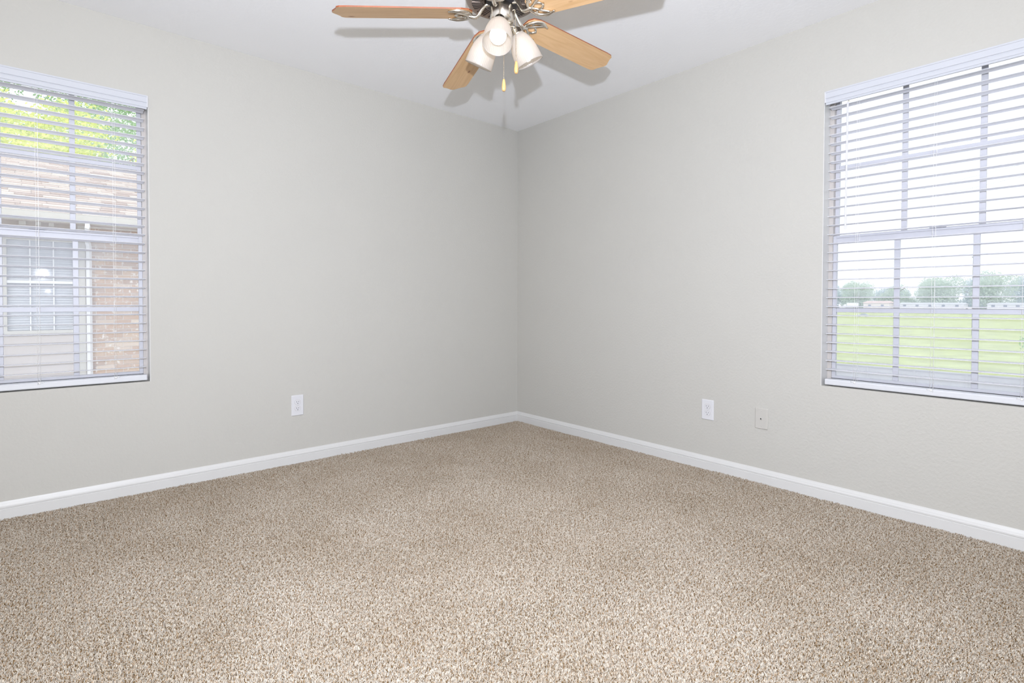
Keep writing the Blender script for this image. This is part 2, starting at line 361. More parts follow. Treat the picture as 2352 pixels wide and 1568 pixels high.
m.add(V, [tuple(range(k)), tuple(range(2*k, 3*k))]+[(j*k+i, j*k+(i+1) % k, (j+1)*k+(i+1) % k, (j+1)*k+i) for j in (0, 1) for i in range(k)])
m.build('cover_plate', M['jackplate'], root)
jk = MB().lathe([(.0062, .0055), (.0062, .0075), (.0048, .008), (.0048, .0115), (.0036, .0118), (.0034, .009)], 12, mx).build('coax_jack', M['jackplate'], root)
MB().lathe([(0, .0112), (.0035, .0112)], 12, mx, smooth=False).build('jack_hole', M['dark'], jk)
for s in (1, -1): MB().lathe([(0, .0066), (.002, .0064), (.0027, .0055)], 10, mx @ Matrix.Translation((0, s*.042, 0))).build('screw', M['jackplate'], root)

# ------------------------------------------------------------------ ceiling fan
FX, FY = -1.603, -1.711
fan = thing('ceiling_fan', (FX, FY, H), 'ceiling fan with five pine blades, nickel brackets and three lit frosted shades', 'fan')
fm = Matrix.Translation((FX, FY, 0))
MB().lathe([(.0, 2.44), (.072, 2.44), (.07, 2.41), (.045, 2.385), (.03, 2.375), (0, 2.375)], 32, fm).build('canopy', M['nickel'], fan)
MB().lathe([(.013, 2.38), (.013, 2.33)], 20, fm).build('downrod', M['nickel'], fan)
mh = MB().lathe([(0, 2.335), (.05, 2.335), (.11, 2.325), (.14, 2.30), (.149, 2.27), (.149, 2.235), (.147, 2.218), (.143, 2.2095), (.139, 2.2075), (.126, 2.2070), (.068, 2.205), (.066, 2.21), (0, 2.21)], 64, fm).build('motor_housing', M['pewter'], fan)
m = MB()
for k in range(60):
    a = 2*PI*k/60
    if k % 5 == 4: continue
    mx = fm @ Matrix.Rotation(a, 4, 'Z'); m.box(.078, .122, -.0023, .0023, 2.2035, 2.210, mx)
m.build('vent_slots', M['black'], mh)
m = MB()
for k in range(60):
    mx = fm @ Matrix.Rotation(2*PI*(k+.5)/60, 4, 'Z'); m.box(.080, .120, -.0014, .0014, 2.2030, 2.2085, mx)
m.build('vent_ribs', M['pewter'], mh)
MB().lathe([(0, 2.213), (.064, 2.213), (.066, 2.206), (.066, 2.198), (.058, 2.190), (0, 2.190)], 40, fm).build('flywheel', M['black'], fan)
sh = MB().lathe([(0, 2.192), (.045, 2.192), (.0475, 2.189), (.0475, 2.130), (.044, 2.122), (.030, 2.118), (.022, 2.106), (.020, 2.094), (.012, 2.088), (0, 2.087)], 48, fm).build('switch_housing', M['nickel'], fan)

# blades: local x outward, y across, pitched 12 degrees with the counter-clockwise edge low
BL = []
def blade_outline():
    P = [(.120, -.028), (.134, -.050), (.165, -.060), (.60, -.066), (.628, -.064), (.640, -.056), (.644, -.042), (.652, -.028), (.664, -.010), (.667, 0)]
    return P+[(x, -y) for x, y in P[:-1][::-1]]
BO = blade_outline()
def smooth_path(pts, n=5):
    pts = [Vector(p) for p in pts]; out = []
    for i in range(len(pts)-1):
        p0 = pts[max(i-1, 0)]; p1 = pts[i]; p2 = pts[i+1]; p3 = pts[min(i+2, len(pts)-1)]
        for k in range(n):
            t = k/n; out.append(.5*((2*p1)+(p2-p0)*t+(2*p0-5*p1+4*p2-p3)*t*t+(3*p1-p0-3*p2+p3)*t**3))
    out.append(pts[-1]); return out
for az, dz in ((144.9, 0), (72.9, -.025), (0.9, .018), (-71.1, .004), (-143.1, 0)):
    dip = math.atan2(2.160-(2.137+dz), .52)
    base = Matrix.Translation((FX, FY, 2.162)) @ Matrix.Rotation(math.radians(az), 4, 'Z') @ Matrix.Rotation(dip, 4, 'Y') @ Matrix.Rotation(math.radians(-11.5), 4, 'X')
    e = bpy.data.meshes.new('blade')
    bm = bmesh.new(); bot = [bm.verts.new((x, y, -.0028)) for x, y in BO]; top = [bm.verts.new((x, y, .0028)) for x, y in BO]
    bm.faces.new(bot[::-1]); bm.faces.new(top); nB = len(BO)
    for i in range(nB):
        f = bm.faces.new((bot[i], bot[(i+1) % nB], top[(i+1) % nB], top[i])); f.material_index = 1
    bmesh.ops.recalc_face_normals(bm, faces=bm.faces); bm.to_mesh(e); bm.free()
    e.materials.append(M['pine']); e.materials.append(M['cherry'])
    bl = bpy.data.objects.new('blade', e); COL.objects.link(bl); bl.parent = fan
    bl.matrix_local = Matrix.Translation((-FX, -FY, -H)) @ base
    # bracket: curved arm from the flywheel, open scrolled medallion under the blade root
    P = lambda x, y, z: base @ Vector((x, y, z))
    hubm = Matrix.Translation((FX, FY, 0)) @ Matrix.Rotation(math.radians(az), 4, 'Z')
    m = MB(); a0 = hubm @ Vector((.050, 0, 2.196)); a1 = hubm @ Vector((.068, 0, 2.191)); a2 = hubm @ Vector((.082, 0, 2.174)); a3 = P(.104, 0, -.014); a4 = P(.140, 0, -.008)
    m.tube(smooth_path([a0, a1, a2, a3, a4], 4), [.0088]*4+[.0078]*4+[.0076]*4+[.0082]*4+[.0068], 8)
    z = -.0075
    for s in (1, -1):
        m.tube(smooth_path([P(.124, 0, z), P(.130, s*.024, z), P(.150, s*.045, z), P(.182, s*.054, z), P(.216, s*.044, z)], 4), [.0062]*6+[.0078]*7+[.0068, .0058, .0048, .0038], 8)
        m.tube(smooth_path([P(.130, 0, z), P(.150, s*.012, z), P(.168, s*.026, z), P(.196, s*.046, z)], 4), .0050, 8)
        m.tube(smooth_path([P(.158, s*.018, z), P(.176, s*.014, z), P(.188, 0, z)], 4), .0048, 8)
    for q in ((.146, .030), (.146, -.030), (.186, 0)): m.tube([P(q[0], q[1], -.012), P(q[0], q[1], -.003)], .0055, 10)
    m.build('blade_bracket', M['nickel'], fan)

# light kit: three arms, sockets, ribbed frosted bell shades, lit bulbs
def light(az, lean=62):
    az = math.radians(az); d = Vector((math.cos(az)*math.cos(math.radians(lean)), math.sin(az)*math.cos(math.radians(lean)), -math.sin(math.radians(lean))))
    h = Vector((math.cos(az), math.sin(az), 0)); c = Vector((FX, FY, 0))
    neck = c+h*.064+Vector((0, 0, 2.100))
    arm = MB().tube(smooth_path([c+h*.020+Vector((0, 0, 2.112)), c+h*.038+Vector((0, 0, 2.122)), c+h*.054+Vector((0, 0, 2.119)), neck-d*.012], 4), .0062, 8).build('light_arm', M['nickel'], fan)
    q = d.to_track_quat('Z', 'Y').to_matrix().to_4x4(); mx = Matrix.Translation(neck) @ q
    MB().lathe([(0, -.018), (.014, -.018), (.0225, -.010), (.0235, .004), (.0265, .006), (.0265, .012), (.020, .012), (.018, .03), (0, .03)], 24, mx).build('socket', M['nickel'], arm)
    prof = [(.0225, .004), (.0285, .012), (.0380, .026), (.0460, .043), (.0520, .064), (.0560, .088), (.0583, .112), (.0597, .134), (.0606, .1425), (.0596, .1445), (.0580, .141), (.0574, .134), (.0560, .112), (.0537, .088), (.0497, .064), (.0437, .043), (.0357, .026), (.0262, .012)]
    prof = [(a_*.95, b_*.90) for a_, b_ in prof]
    MB().lathe(prof, 132, mx, True, .012, 44).build('lamp_shade', M['frost'], fan)
    rb = .0325; prof = [(.012, .028), (.0135, .048), (.021, .066)]+[(rb*math.cos(t), .088+rb*math.sin(t)) for t in [math.radians(a) for a in range(-40, 91, 13)]]+[(0, .088+rb)]
    MB().lathe(prof, 24, mx).build('light_bulb', M['bulb'], fan)
for a in (222, 342, 102): light(a)
def chain(pts, knob_top, knob_len):
    m = MB(); P = smooth_path(pts, 6); tot = 0; acc = []
    for i in range(len(P)-1):
        L_ = (P[i+1]-P[i]).length; n = max(1, int(L_/.0052))
        for k in range(n): acc.append(P[i].lerp(P[i+1], k/n))
    for p in acc: m.ball(p, .0019, 6, 4)
    m.tube(P, .0007, 4); ch = m.build('pull_chain', M['brass'], fan)
    kt = Vector(knob_top)
    MB().lathe([(0, 0), (.0042, -.001), (.005, -.006), (.0072, -.018), (.0086, -.032), (.0080, -.042), (.0052, -knob_len), (0, -knob_len)], 16, Matrix.Translation(kt)).build('pull_knob', M['knob'], ch)
c = Vector((FX, FY, 0)); fwd = Vector((.6548, .7558, 0)); rt = Vector((.7558, -.6548, 0))
chain([c+rt*.008+fwd*.012+Vector((0, 0, 2.10)), c+rt*.008+fwd*.012+Vector((0, 0, 2.0)), c+rt*.008+fwd*.012+Vector((0, 0, 1.905))], c+rt*.008+fwd*.012+Vector((0, 0, 1.906)), .049)
chain([c+rt*.046-fwd*.012+Vector((0, 0, 2.170)), c+rt*.052-fwd*.014+Vector((0, 0, 2.165)), c+rt*.055-fwd*.014+Vector((0, 0, 2.10)), c+rt*.058-fwd*.014+Vector((0, 0, 1.965))], c+rt*.058-fwd*.014+Vector((0, 0, 1.966)), .049)

# ------------------------------------------------------------------ carpet pile (stuff: one object, tufts instanced by geometry nodes)
def carpet_material():
    m = bpy.data.materials.new('carpet_yarn'); m.use_nodes = True; nt = m.node_tree; N = nt.nodes; L = nt.links
    b = N['Principled BSDF']; b.inputs['Roughness'].default_value = .9; sock(b, 'Specular IOR Level', 'Specular').default_value = .15
    at = N.new('ShaderNodeAttribute'); at.attribute_name = 'tuft'
    gp = N.new('ShaderNodeNewGeometry')
    nz = N.new('ShaderNodeTexNoise'); nz.inputs['Scale'].default_value = 75; nz.inputs['Detail'].default_value = 1; L.new(gp.outputs['Position'], nz.inputs['Vector'])
    s1 = N.new('ShaderNodeMath'); s1.operation = 'MULTIPLY_ADD'; L.new(nz.outputs['Fac'], s1.inputs[0]); s1.inputs[1].default_value = .7; L.new(at.outputs['Fac'], s1.inputs[2])
    s2 = N.new('ShaderNodeMath'); s2.operation = 'FRACT'; L.new(s1.outputs[0], s2.inputs[0])
    rp = N.new('ShaderNodeValToRGB'); rp.color_ramp.interpolation = 'CONSTANT'; e = rp.color_ramp.elements
    e[0].position = 0; e[0].color = (.20, .125, .055, 1)
    e[1].position = .14; e[1].color = (.40, .305, .215, 1)
    for p, c_ in ((.28, (.51, .442, .362, 1)), (.5, (.565, .505, .425, 1)), (.78, (.62, .572, .50, 1))):
        x = rp.color_ramp.elements.new(p); x.color = c_
    L.new(s2.outputs[0], rp.inputs[0])
    n2 = N.new('ShaderNodeTexNoise'); n2.inputs['Scale'].default_value = 2.2; n2.inputs['Detail'].default_value = 4; L.new(gp.outputs['Position'], n2.inputs['Vector'])
    r2 = N.new('ShaderNodeValToRGB'); r2.color_ramp.elements[0].position = .35; r2.color_ramp.elements[0].color = (.88, .86, .83, 1); r2.color_ramp.elements[1].position = .65; r2.color_ramp.elements[1].color = (1, 1, 1, 1)
    L.new(n2.outputs['Fac'], r2.inputs[0])
    mx = N.new('ShaderNodeMixRGB'); mx.blend_type = 'MULTIPLY'; mx.inputs[0].default_value = 1; L.new(rp.outputs[0], mx.inputs[1]); L.new(r2.outputs[0], mx.inputs[2])
    L.new(mx.outputs[0], b.inputs['Base Color']); return m
M['yarn'] = carpet_material()
TS = .030
def tuft_tile(seed):
    rnd = random.Random(seed); V = []; Fc = []; att = []; g = 9; st = TS/g
    for i in range(g):
        for j in range(g):
            x = (i+.5)*st-TS/2+rnd.uniform(-.45, .45)*st; y = (j+.5)*st-TS/2+rnd.uniform(-.45, .45)*st
            a = rnd.uniform(0, 2*PI); le = rnd.uniform(.0015, .0062); h = rnd.uniform(.0085, .0125); r = rnd.uniform(.0011, .0017); bend = rnd.uniform(-.003, .003); ph = rnd.uniform(0, 2*PI)
            o = len(V); ca, sa = math.cos(a), math.sin(a)
            for t, rr in ((0, 1.0), (.5, 1.1), (1, .75)):
                cx = x+ca*le*t*t-sa*bend*t; cy = y+sa*le*t*t+ca*bend*t; cz = h*(t-.12*t*t)
                for k in range(3): V.append((cx+r*rr*math.cos(ph+t*1.3+k*2*PI/3), cy+r*rr*math.sin(ph+t*1.3+k*2*PI/3), cz))
            for l in range(2):
                for k in range(3):
                    p, q = o+l*3+k, o+l*3+(k+1) % 3; Fc.append((p, q, q+3)); Fc.append((p, q+3, p+3))
            Fc.append((o+6, o+7, o+8)); att += [rnd.random()]*9
    return V, Fc, att
V, Fc, att = tuft_tile(3)
me = bpy.data.meshes.new('carpet_pile'); me.from_pydata(V, [], Fc); me.update(); me.materials.append(M['yarn'])
ar = me.attributes.new('tuft', 'FLOAT', 'POINT'); ar.data.foreach_set('value', att)
pile = bpy.data.objects.new('carpet_pile', me); COL.objects.link(pile); pile.parent = floor; pile.location = (0, 0, 0); pile['kind'] = 'stuff'
pile['label'] = 'speckled beige and cream twisted carpet pile'
ng = bpy.data.node_groups.new('pile_nodes', 'GeometryNodeTree')
ng.interface.new_socket('Geometry', in_out='INPUT', socket_type='NodeSocketGeometry'); ng.interface.new_socket('Geometry', in_out='OUTPUT', socket_type='NodeSocketGeometry')
N = ng.nodes; L = ng.links
gi = N.new('NodeGroupInput'); go = N.new('NodeGroupOutput')
sx, sy_ = -X0-.03, -Y0-.03
gr = N.new('GeometryNodeMeshGrid'); gr.inputs['Size X'].default_value = sx-TS; gr.inputs['Size Y'].default_value = sy_-TS
gr.inputs['Vertices X'].default_value = int(sx/TS*1.05); gr.inputs['Vertices Y'].default_value = int(sy_/TS*1.05)
rv = N.new('FunctionNodeRandomValue'); rv.data_type = 'FLOAT_VECTOR'; rv.inputs[0].default_value = (-.003, -.003, -.0008); rv.inputs[1].default_value = (.003, .003, .0008)
ps = N.new('GeometryNodeInputPosition')
va = N.new('ShaderNodeVectorMath'); va.operation = 'ADD'; L.new(rv.outputs[0], va.inputs[0]); va.inputs[1].default_value = (X0/2, Y0/2, -.0115)
sp = N.new('GeometryNodeSetPosition'); L.new(gr.outputs['Mesh'], sp.inputs['Geometry']); L.new(va.outputs[0], sp.inputs['Offset'])
iop = N.new('GeometryNodeInstanceOnPoints'); L.new(sp.outputs[0], iop.inputs['Points']); L.new(gi.outputs[0], iop.inputs['Instance'])
r3 = N.new('FunctionNodeRandomValue'); r3.data_type = 'FLOAT_VECTOR'; r3.inputs[0].default_value = (0, 0, 0); r3.inputs[1].default_value = (0, 0, 2*PI); r3.inputs['Seed'].default_value = 5
L.new(r3.outputs[0], iop.inputs['Rotation'])
nt_ = N.new('ShaderNodeTexNoise'); nt_.inputs['Scale'].default_value = 3.0; nt_.inputs['Detail'].default_value = 3; L.new(ps.outputs[0], nt_.inputs['Vector'])
vs_ = N.new('ShaderNodeVectorMath'); vs_.operation = 'SUBTRACT'; L.new(nt_.outputs['Color'], vs_.inputs[0]); vs_.inputs[1].default_value = (.5, .5, .5)
vm_ = N.new('ShaderNodeVectorMath'); vm_.operation = 'MULTIPLY'; L.new(vs_.outputs[0], vm_.inputs[0]); vm_.inputs[1].default_value = (1.4, 1.4, 0)
ri = N.new('GeometryNodeRotateInstances'); ri.inputs['Local Space'].default_value = False; L.new(iop.outputs[0], ri.inputs[0]); L.new(vm_.outputs[0], ri.inputs['Rotation']); L.new(ps.outputs[0], ri.inputs['Pivot Point'])
L.new(ri.outputs[0], go.inputs[0])
md = pile.modifiers.new('pile', 'NODES'); md.node_group = ng

# ------------------------------------------------------------------ outdoors: ground
GZ = -5.0
M['grass'] = mat('lawn_grass', (.46, .52, .205), .95, var=.18, vscale=.35, bump=.4, bscale=4, bdist=.05)
M['pave'] = mat('pale_concrete', (.55, .55, .56), .9, var=.05, vscale=1.5)
M['road'] = mat('road_asphalt', (.60, .60, .62), .9, var=.05, vscale=.5)
M['fence'] = mat('fence_panel_grey', (.50, .50, .52), .8, var=.06, vscale=1.2)
def struct2(o, label, cat): return tag(o, label, cat, None, 'structure')
V = []; xs = [37.5, 60, 100, 150, 200, 278, 300]; zz = [GZ, GZ, GZ, GZ, GZ, GZ, -1.75]
m = MB()
for x, z in zip(xs, zz): V += [(x, -260, z), (x, 420, z)]
V += [(-300, -260, GZ-.02), (-300, 420, GZ-.02)]
m.add(V, [(2*i, 2*i+1, 2*i+3, 2*i+2) for i in range(len(xs)-1)])
m.build('lawn', M['grass']); struct2(bpy.data.objects['lawn'], 'bright green field beyond the grey fence', 'ground')
struct2(MB().box(-300, 37.5, -260, 420, GZ-.3, GZ).build('pavement', M['pave']), 'pale paved ground between the houses', 'ground')
struct2(MB().add([(300, -260, -1.75), (300, 420, -1.75), (520, 420, -1.75), (520, -260, -1.75)], [(0, 1, 2, 3)]).build('road', M['road']), 'pale road along the far edge of the field', 'road')

# fence of grey panels
fen = thing('panel_fence', (36, 0, GZ), 'long grey panel fence between the pavement and the green field', 'fence')
pan = None
for i in range(22):
    y = -24+i*2.4
    p_ = MB().box(35.95, 36.05, y+.06, y+2.34, GZ, -2.98+random.uniform(-.03, .03)).build('panel', M['fence'], fen)
    MB().box(35.92, 36.08, y-.06, y+.06, GZ, -2.93).build('post', M['fence'], fen)
MB().box(35.90, 36.10, -24, 28.8, -3.0, -2.94).build('cap_rail', M['fence'], fen)

# ------------------------------------------------------------------ trees
def leaf_mat(name, cols):
    m = bpy.data.materials.new(name); m.use_nodes = True; nt = m.node_tree; N = nt.nodes; L = nt.links
    N.remove(N['Principled BSDF']); out = N['Material Output']
    gp = N.new('ShaderNodeNewGeometry'); rp = N.new('ShaderNodeValToRGB'); e = rp.color_ramp.elements
    e[0].color = (*cols[0], 1); e[1].color = (*cols[-1], 1)
    for i, c_ in enumerate(cols[1:-1]): x = e.new((i+1)/(len(cols)-1)); x.color = (*c_, 1)
    nz = N.new('ShaderNodeTexNoise'); nz.inputs['Scale'].default_value = .8; L.new(gp.outputs['Position'], nz.inputs['Vector'])
    ad = N.new('ShaderNodeMath'); ad.operation = 'MULTIPLY_ADD'; L.new(gp.outputs['Random Per Island'], ad.inputs[0]); ad.inputs[1].default_value = .5
    sb = N.new('ShaderNodeMath'); sb.operation = 'MULTIPLY'; sb.inputs[1].default_value = .5; L.new(nz.outputs['Fac'], sb.inputs[0]); L.new(sb.outputs[0], ad.inputs[2])
    L.new(ad.outputs[0], rp.inputs[0])
    d = N.new('ShaderNodeBsdfDiffuse'); t = N.new('ShaderNodeBsdfTranslucent'); mx = N.new('ShaderNodeMixShader'); mx.inputs[0].default_value = .5
    L.new(rp.outputs[0], d.inputs[0]); L.new(rp.outputs[0], t.inputs[0]); L.new(d.outputs[0], mx.inputs[1]); L.new(t.outputs[0], mx.inputs[2]); L.new(mx.outputs[0], out.inputs[0])
    return m
M['leafY'] = leaf_mat('leaves_yellow_green', [(.34, .50, .28), (.72, .80, .26), (.92, .92, .32), (.88, .92, .50)])
M['leafG'] = leaf_mat('leaves_green', [(.20, .40, .20), (.42, .62, .30), (.62, .78, .40)])
M['leafB'] = leaf_mat('leaves_far_blue_green', [(.54, .63, .68), (.62, .72, .72), (.70, .79, .70)])  # distance haze is put into the pale colours of both far leaf materials
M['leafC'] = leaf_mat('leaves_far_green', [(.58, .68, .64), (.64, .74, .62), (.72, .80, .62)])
M['bark'] = mat('bark', (.30, .25, .20), .9, var=.2, vscale=6)
def tree(name, base, height, crown_r, crown_h, nleaf, lsize, lm, label, group, seed, blobs=9, low=.3):
    rnd = random.Random(seed); b = Vector(base)
    root = thing(name, base, label, 'tree', group)
    m = MB(); tr_ = crown_r*.07+.08
    m.tube([b, b+Vector((.1, .05, height*.4)), b+Vector((0, 0, height*.75))], [tr_, tr_*.75, tr_*.3], 8)
    for k in range(5):
        a = k*1.3+rnd.random(); z = height*(.35+.08*k)
        m.tube([b+Vector((0, 0, z)), b+Vector((math.cos(a)*crown_r*.4, math.sin(a)*crown_r*.4, z+crown_h*.12))], [tr_*.35, tr_*.1], 6)
    m.build('trunk', M['bark'], root)
    cs = []
    for k in range(blobs):
        a = rnd.uniform(0, 2*PI); rr = crown_r*.62*math.sqrt(rnd.random()); z = height-crown_h*rnd.uniform(.18, .82)
        f = 1-abs((z-(height-crown_h*.5))/(crown_h*.5))*.4
        cs.append((Vector((math.cos(a)*rr*f, math.sin(a)*rr*f, z)), crown_r*rnd.uniform(.32, .5)))
    V = []; Fc = []
    for i in range(nleaf):
        c_, r_ = cs[i % len(cs)]
        d = Vector((rnd.gauss(0, 1), rnd.gauss(0, 1), rnd.gauss(0, 1))).normalized(); p = b+c_+d*r_*(.55+.5*rnd.random())
        n = Vector((rnd.gauss(0, 1), rnd.gauss(0, 1), rnd.gauss(0, 1)+.6)).normalized(); t1 = n.orthogonal().normalized(); t2 = n.cross(t1)
        s = lsize*rnd.uniform(.6, 1.3); o = len(V)
        V += [p-t1*s, p-t2*s*.55+t1*.1*s, p+t1*s, p+t2*s*.55+t1*.1*s]; Fc.append((o, o+1, o+2, o+3))
    me = MB().add(V, Fc).build('foliage', lm, root, fix=False); me['kind'] = 'stuff'
    return root

# two groups: behind the neighbouring roof, and the far row beyond the field
for i, (x, y, h, r) in enumerate(((-7.6, 17.8, 14.0, 2.6), (-3.7, 17.4, 13.8, 2.5), (0.1, 17.8, 14.2, 2.6), (4.2, 17.6, 13.6, 2.5), (-5.6, 23.6, 16.0, 2.7), (-1.4, 24.0, 16.4, 2.8))):
    lb = ['broad yellow green tree behind the roof, farthest left', 'yellow green tree directly behind the neighbouring roof ridge', 'tall yellow green tree behind the roof near the window frame', 'yellow green tree behind the roof, rightmost', 'darker green tree at the back, left of the other back tree', 'darker green tree at the back, behind the right trees'][i]
    tree('leafy_tree', (x, y, GZ), h, r, 8.2, 15000, .062, M['leafY'] if i < 4 else M['leafG'], lb, 'trees behind the neighbouring roof', 20+i, 12)
row = [(-30, 13, 8), (-16, 12, 7), (-3, 13, 8), (9, 11, 7), (19, 12, 7.5), (28, 17, 8.5), (38, 17.5, 9), (47, 14.5, 8), (56, 14, 8), (65, 15, 8), (74, 13.5, 8), (83, 13, 7.5), (92, 14, 8), (100, 12, 8), (110, 11, 8), (124, 12, 9), (140, 11, 9)]
for i, (y, h, r) in enumerate(row):
    side = 'rightmost' if i == 0 else 'leftmost' if i == len(row)-1 else None
    lb = ('hazy rounded tree in the far row, ' + (side if side else '%s from its right end' % ['', 'second', 'third', 'fourth', 'fifth', 'sixth', 'seventh', 'eighth', 'ninth', 'tenth', 'eleventh', 'twelfth', 'thirteenth', 'fourteenth', 'fifteenth', 'sixteenth'][i]))
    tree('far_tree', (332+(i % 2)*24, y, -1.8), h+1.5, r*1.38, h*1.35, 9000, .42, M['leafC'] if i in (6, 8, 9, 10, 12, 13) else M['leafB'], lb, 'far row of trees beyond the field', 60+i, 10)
tree('young_tree', (46, -0.3, GZ), 4.9, 1.6, 3.0, 420, .11, M['leafG'], 'small green tree just past the fence at the right', None, 99, 7)

# ------------------------------------------------------------------ utility pole, wires
M['pole'] = mat('weathered_pole', (.42, .42, .45), .9, var=.1)
pl = thing('utility_pole', (130, 15.6, GZ), 'thin grey utility pole standing in the green field', 'pole')
MB().tube([(130, 15.6, GZ), (130, 15.6, 10.6)], [.17, .12], 10).build('shaft', M['pole'], pl)
MB().box(128.9, 131.1, 15.5, 15.7, 9.7, 9.9).build('cross_arm', M['pole'], pl)
m = MB()
wires = [((0), 10.66), ((-1.0), 9.95), ((1.0), 9.95)]
for k, (off, z) in enumerate(wires):
    pts = []
    for i in range(25):
        t = i/24; y = 15.6+off*.0+(-110+220*t)*1.0; s = (t*2) % 1 if t < 1 else 0
        pts.append((130+off, y, z-6.5*(1-(2*s-1)**2)*.35))
    tag(MB().tube(pts, .018, 4).build('power_line', M['pole']), ['topmost power line crossing the far field', 'power line on the near end of the cross arm', 'power line on the far end of the cross arm'][k], 'cable', 'power lines on the pole')
for k, (z, zz_) in enumerate(((10.8, 6.2), (9.2, 4.9), (8.6, 4.6))):
    pts = [(24, 12-26*t, zz_+(z-zz_)*t - .9*(1-(2*t-1)**2)) for t in [i/20 for i in range(21)]]
    tag(MB().tube(pts, .007, 4).build('service_line', M['pole']), ['highest thin service wire rising to the right above the fence', 'middle thin service wire rising to the right above the fence', 'lowest thin service wire rising to the right above the fence'][k], 'cable', 'service wires near the window')

# ------------------------------------------------------------------ far cars and buildings
M['carw'] = mat('car_white', (.86, .86, .88), .25, var=.01); M['cars'] = mat('car_silver', (.60, .62, .66), .3, metal=.3, var=.02)
M['tyre'] = mat('tyre', (.06, .06, .07), .8, var=.1); M['cglass'] = mat('car_glass', (.22, .26, .32), .1, var=.02)
def car(x, y, z, L_, hb, m_, label, van=False):
    r = thing('car' if not van else 'box_truck', (x, y, z), label, 'car' if not van else 'truck', 'vehicles beyond the field' )
    if van:
        MB().box(x-1.1, x+1.1, y-L_/2, y+L_*.22, z+.6, z+3.0).build('cargo_box', m_, r, bevel=.05)
        MB().prism([(L_*.24, .5), (L_*.5, .5), (L_*.5, 1.2), (L_*.42, 2.2), (L_*.24, 2.3)], -1.0, 1.0, Matrix(((0, 0, 1, x), (1, 0, 0, y), (0, 1, 0, z), (0, 0, 0, 1)))).build('cab', m_, r, bevel=.05)
    else:
        MT = Matrix(((0, 0, 1, x), (1, 0, 0, y), (0, 1, 0, z), (0, 0, 0, 1)))
        h = L_/2
        MB().prism([(-h, .35), (h, .35), (h, .75), (h*.85, .9), (h*.4, .98), (-h*.8, 1.0), (-h, .9)], -.85, .85, MT).build('body', m_, r, bevel=.05)
        MB().prism([(h*.42, .97), (h*.12, 1.42), (-h*.5, 1.45), (-h*.82, 1.0)], -.72, .72, MT).build('cabin', M['cglass'], r, bevel=.04)
        MB().prism([(h*.14, 1.40), (h*.1, 1.46), (-h*.48, 1.49), (-h*.5, 1.43)], -.73, .73, MT).build('roof', m_, r)
    for sx_ in (-.86, .86):
        for sy2 in (-L_*.31, L_*.31):
            MB().tube([(x+sx_-.12, y+sy2, z+.34), (x+sx_+.12, y+sy2, z+.34)], .34, 14, smooth=False).build('wheel', M['tyre'], r)
car(270, 73.0, GZ, 4.6, 1.4, M['cars'], 'silver car parked on the far edge of the green field')
car(304, 96.5, -1.75, 4.8, 1.4, M['carw'], 'white car on the far road by the window frame')
car(306, 88.5, -1.75, 6.4, 1.4, M['carw'], 'small white box truck on the far road beside the beige building', True)
car(305, 41.0, -1.75, 4.8, 1.4, M['carw'], 'white car on the far road in the middle pane')
car(305, 21.5, -1.75, 4.8, 1.4, M['carw'], 'white car on the far road near the pinkish house')
M['bwall'] = mat('beige_wall', (.78, .72, .66), .8, var=.03, vscale=.2); M['wwall'] = mat('white_wall', (.80, .80, .82), .8, var=.03, vscale=.2)
M['rroof'] = mat('pink_roof', (.66, .50, .46), .8, var=.08, vscale=.3); M['groof'] = mat('grey_roof', (.55, .56, .60), .8, var=.06, vscale=.3)
def shed(x, y0, y1, h, rise, wm, rm, label, nwin):
    r = thing('far_building', (x, (y0+y1)/2, -1.75), label, 'building', 'low buildings beyond the field')
    MB().box(x, x+10, y0, y1, -1.75, -1.75+h).build('wall', wm, r)
    V = [(x-.5, y0-.5, -1.75+h), (x-.5, y1+.5, -1.75+h), (x+10.5, y1+.5, -1.75+h), (x+10.5, y0-.5, -1.75+h), (x+5, y0-.5+rise, -1.75+h+rise), (x+5, y1+.5-rise, -1.75+h+rise)]
    MB().add(V, [(0, 1, 5, 4), (1, 2, 5), (2, 3, 4, 5), (3, 0, 4), (0, 3, 2, 1)]).build('roof', rm, r)
    for k in range(nwin):
        yy = y0+(y1-y0)*(k+.5)/nwin; MB().box(x-.06, x+.04, yy-.6, yy+.6, -.9, .4).build('window', M['cglass'], r)
shed(312, 73.5, 84.5, 3.0, 1.0, M['bwall'], M['rroof'], 'beige low building with pink roof at the left of the far row', 2)
shed(314, 45, 70, 2.4, .8, M['wwall'], M['groof'], 'long white building under the trees in the middle of the far row', 5)
shed(314, 25, 37, 2.4, .8, M['wwall'], M['groof'], 'white building beyond the utility pole', 3)
shed(311, -2, 14, 4.0, 2.0, M['bwall'], M['rroof'], 'pinkish roofed house at the right end of the far row', 3)

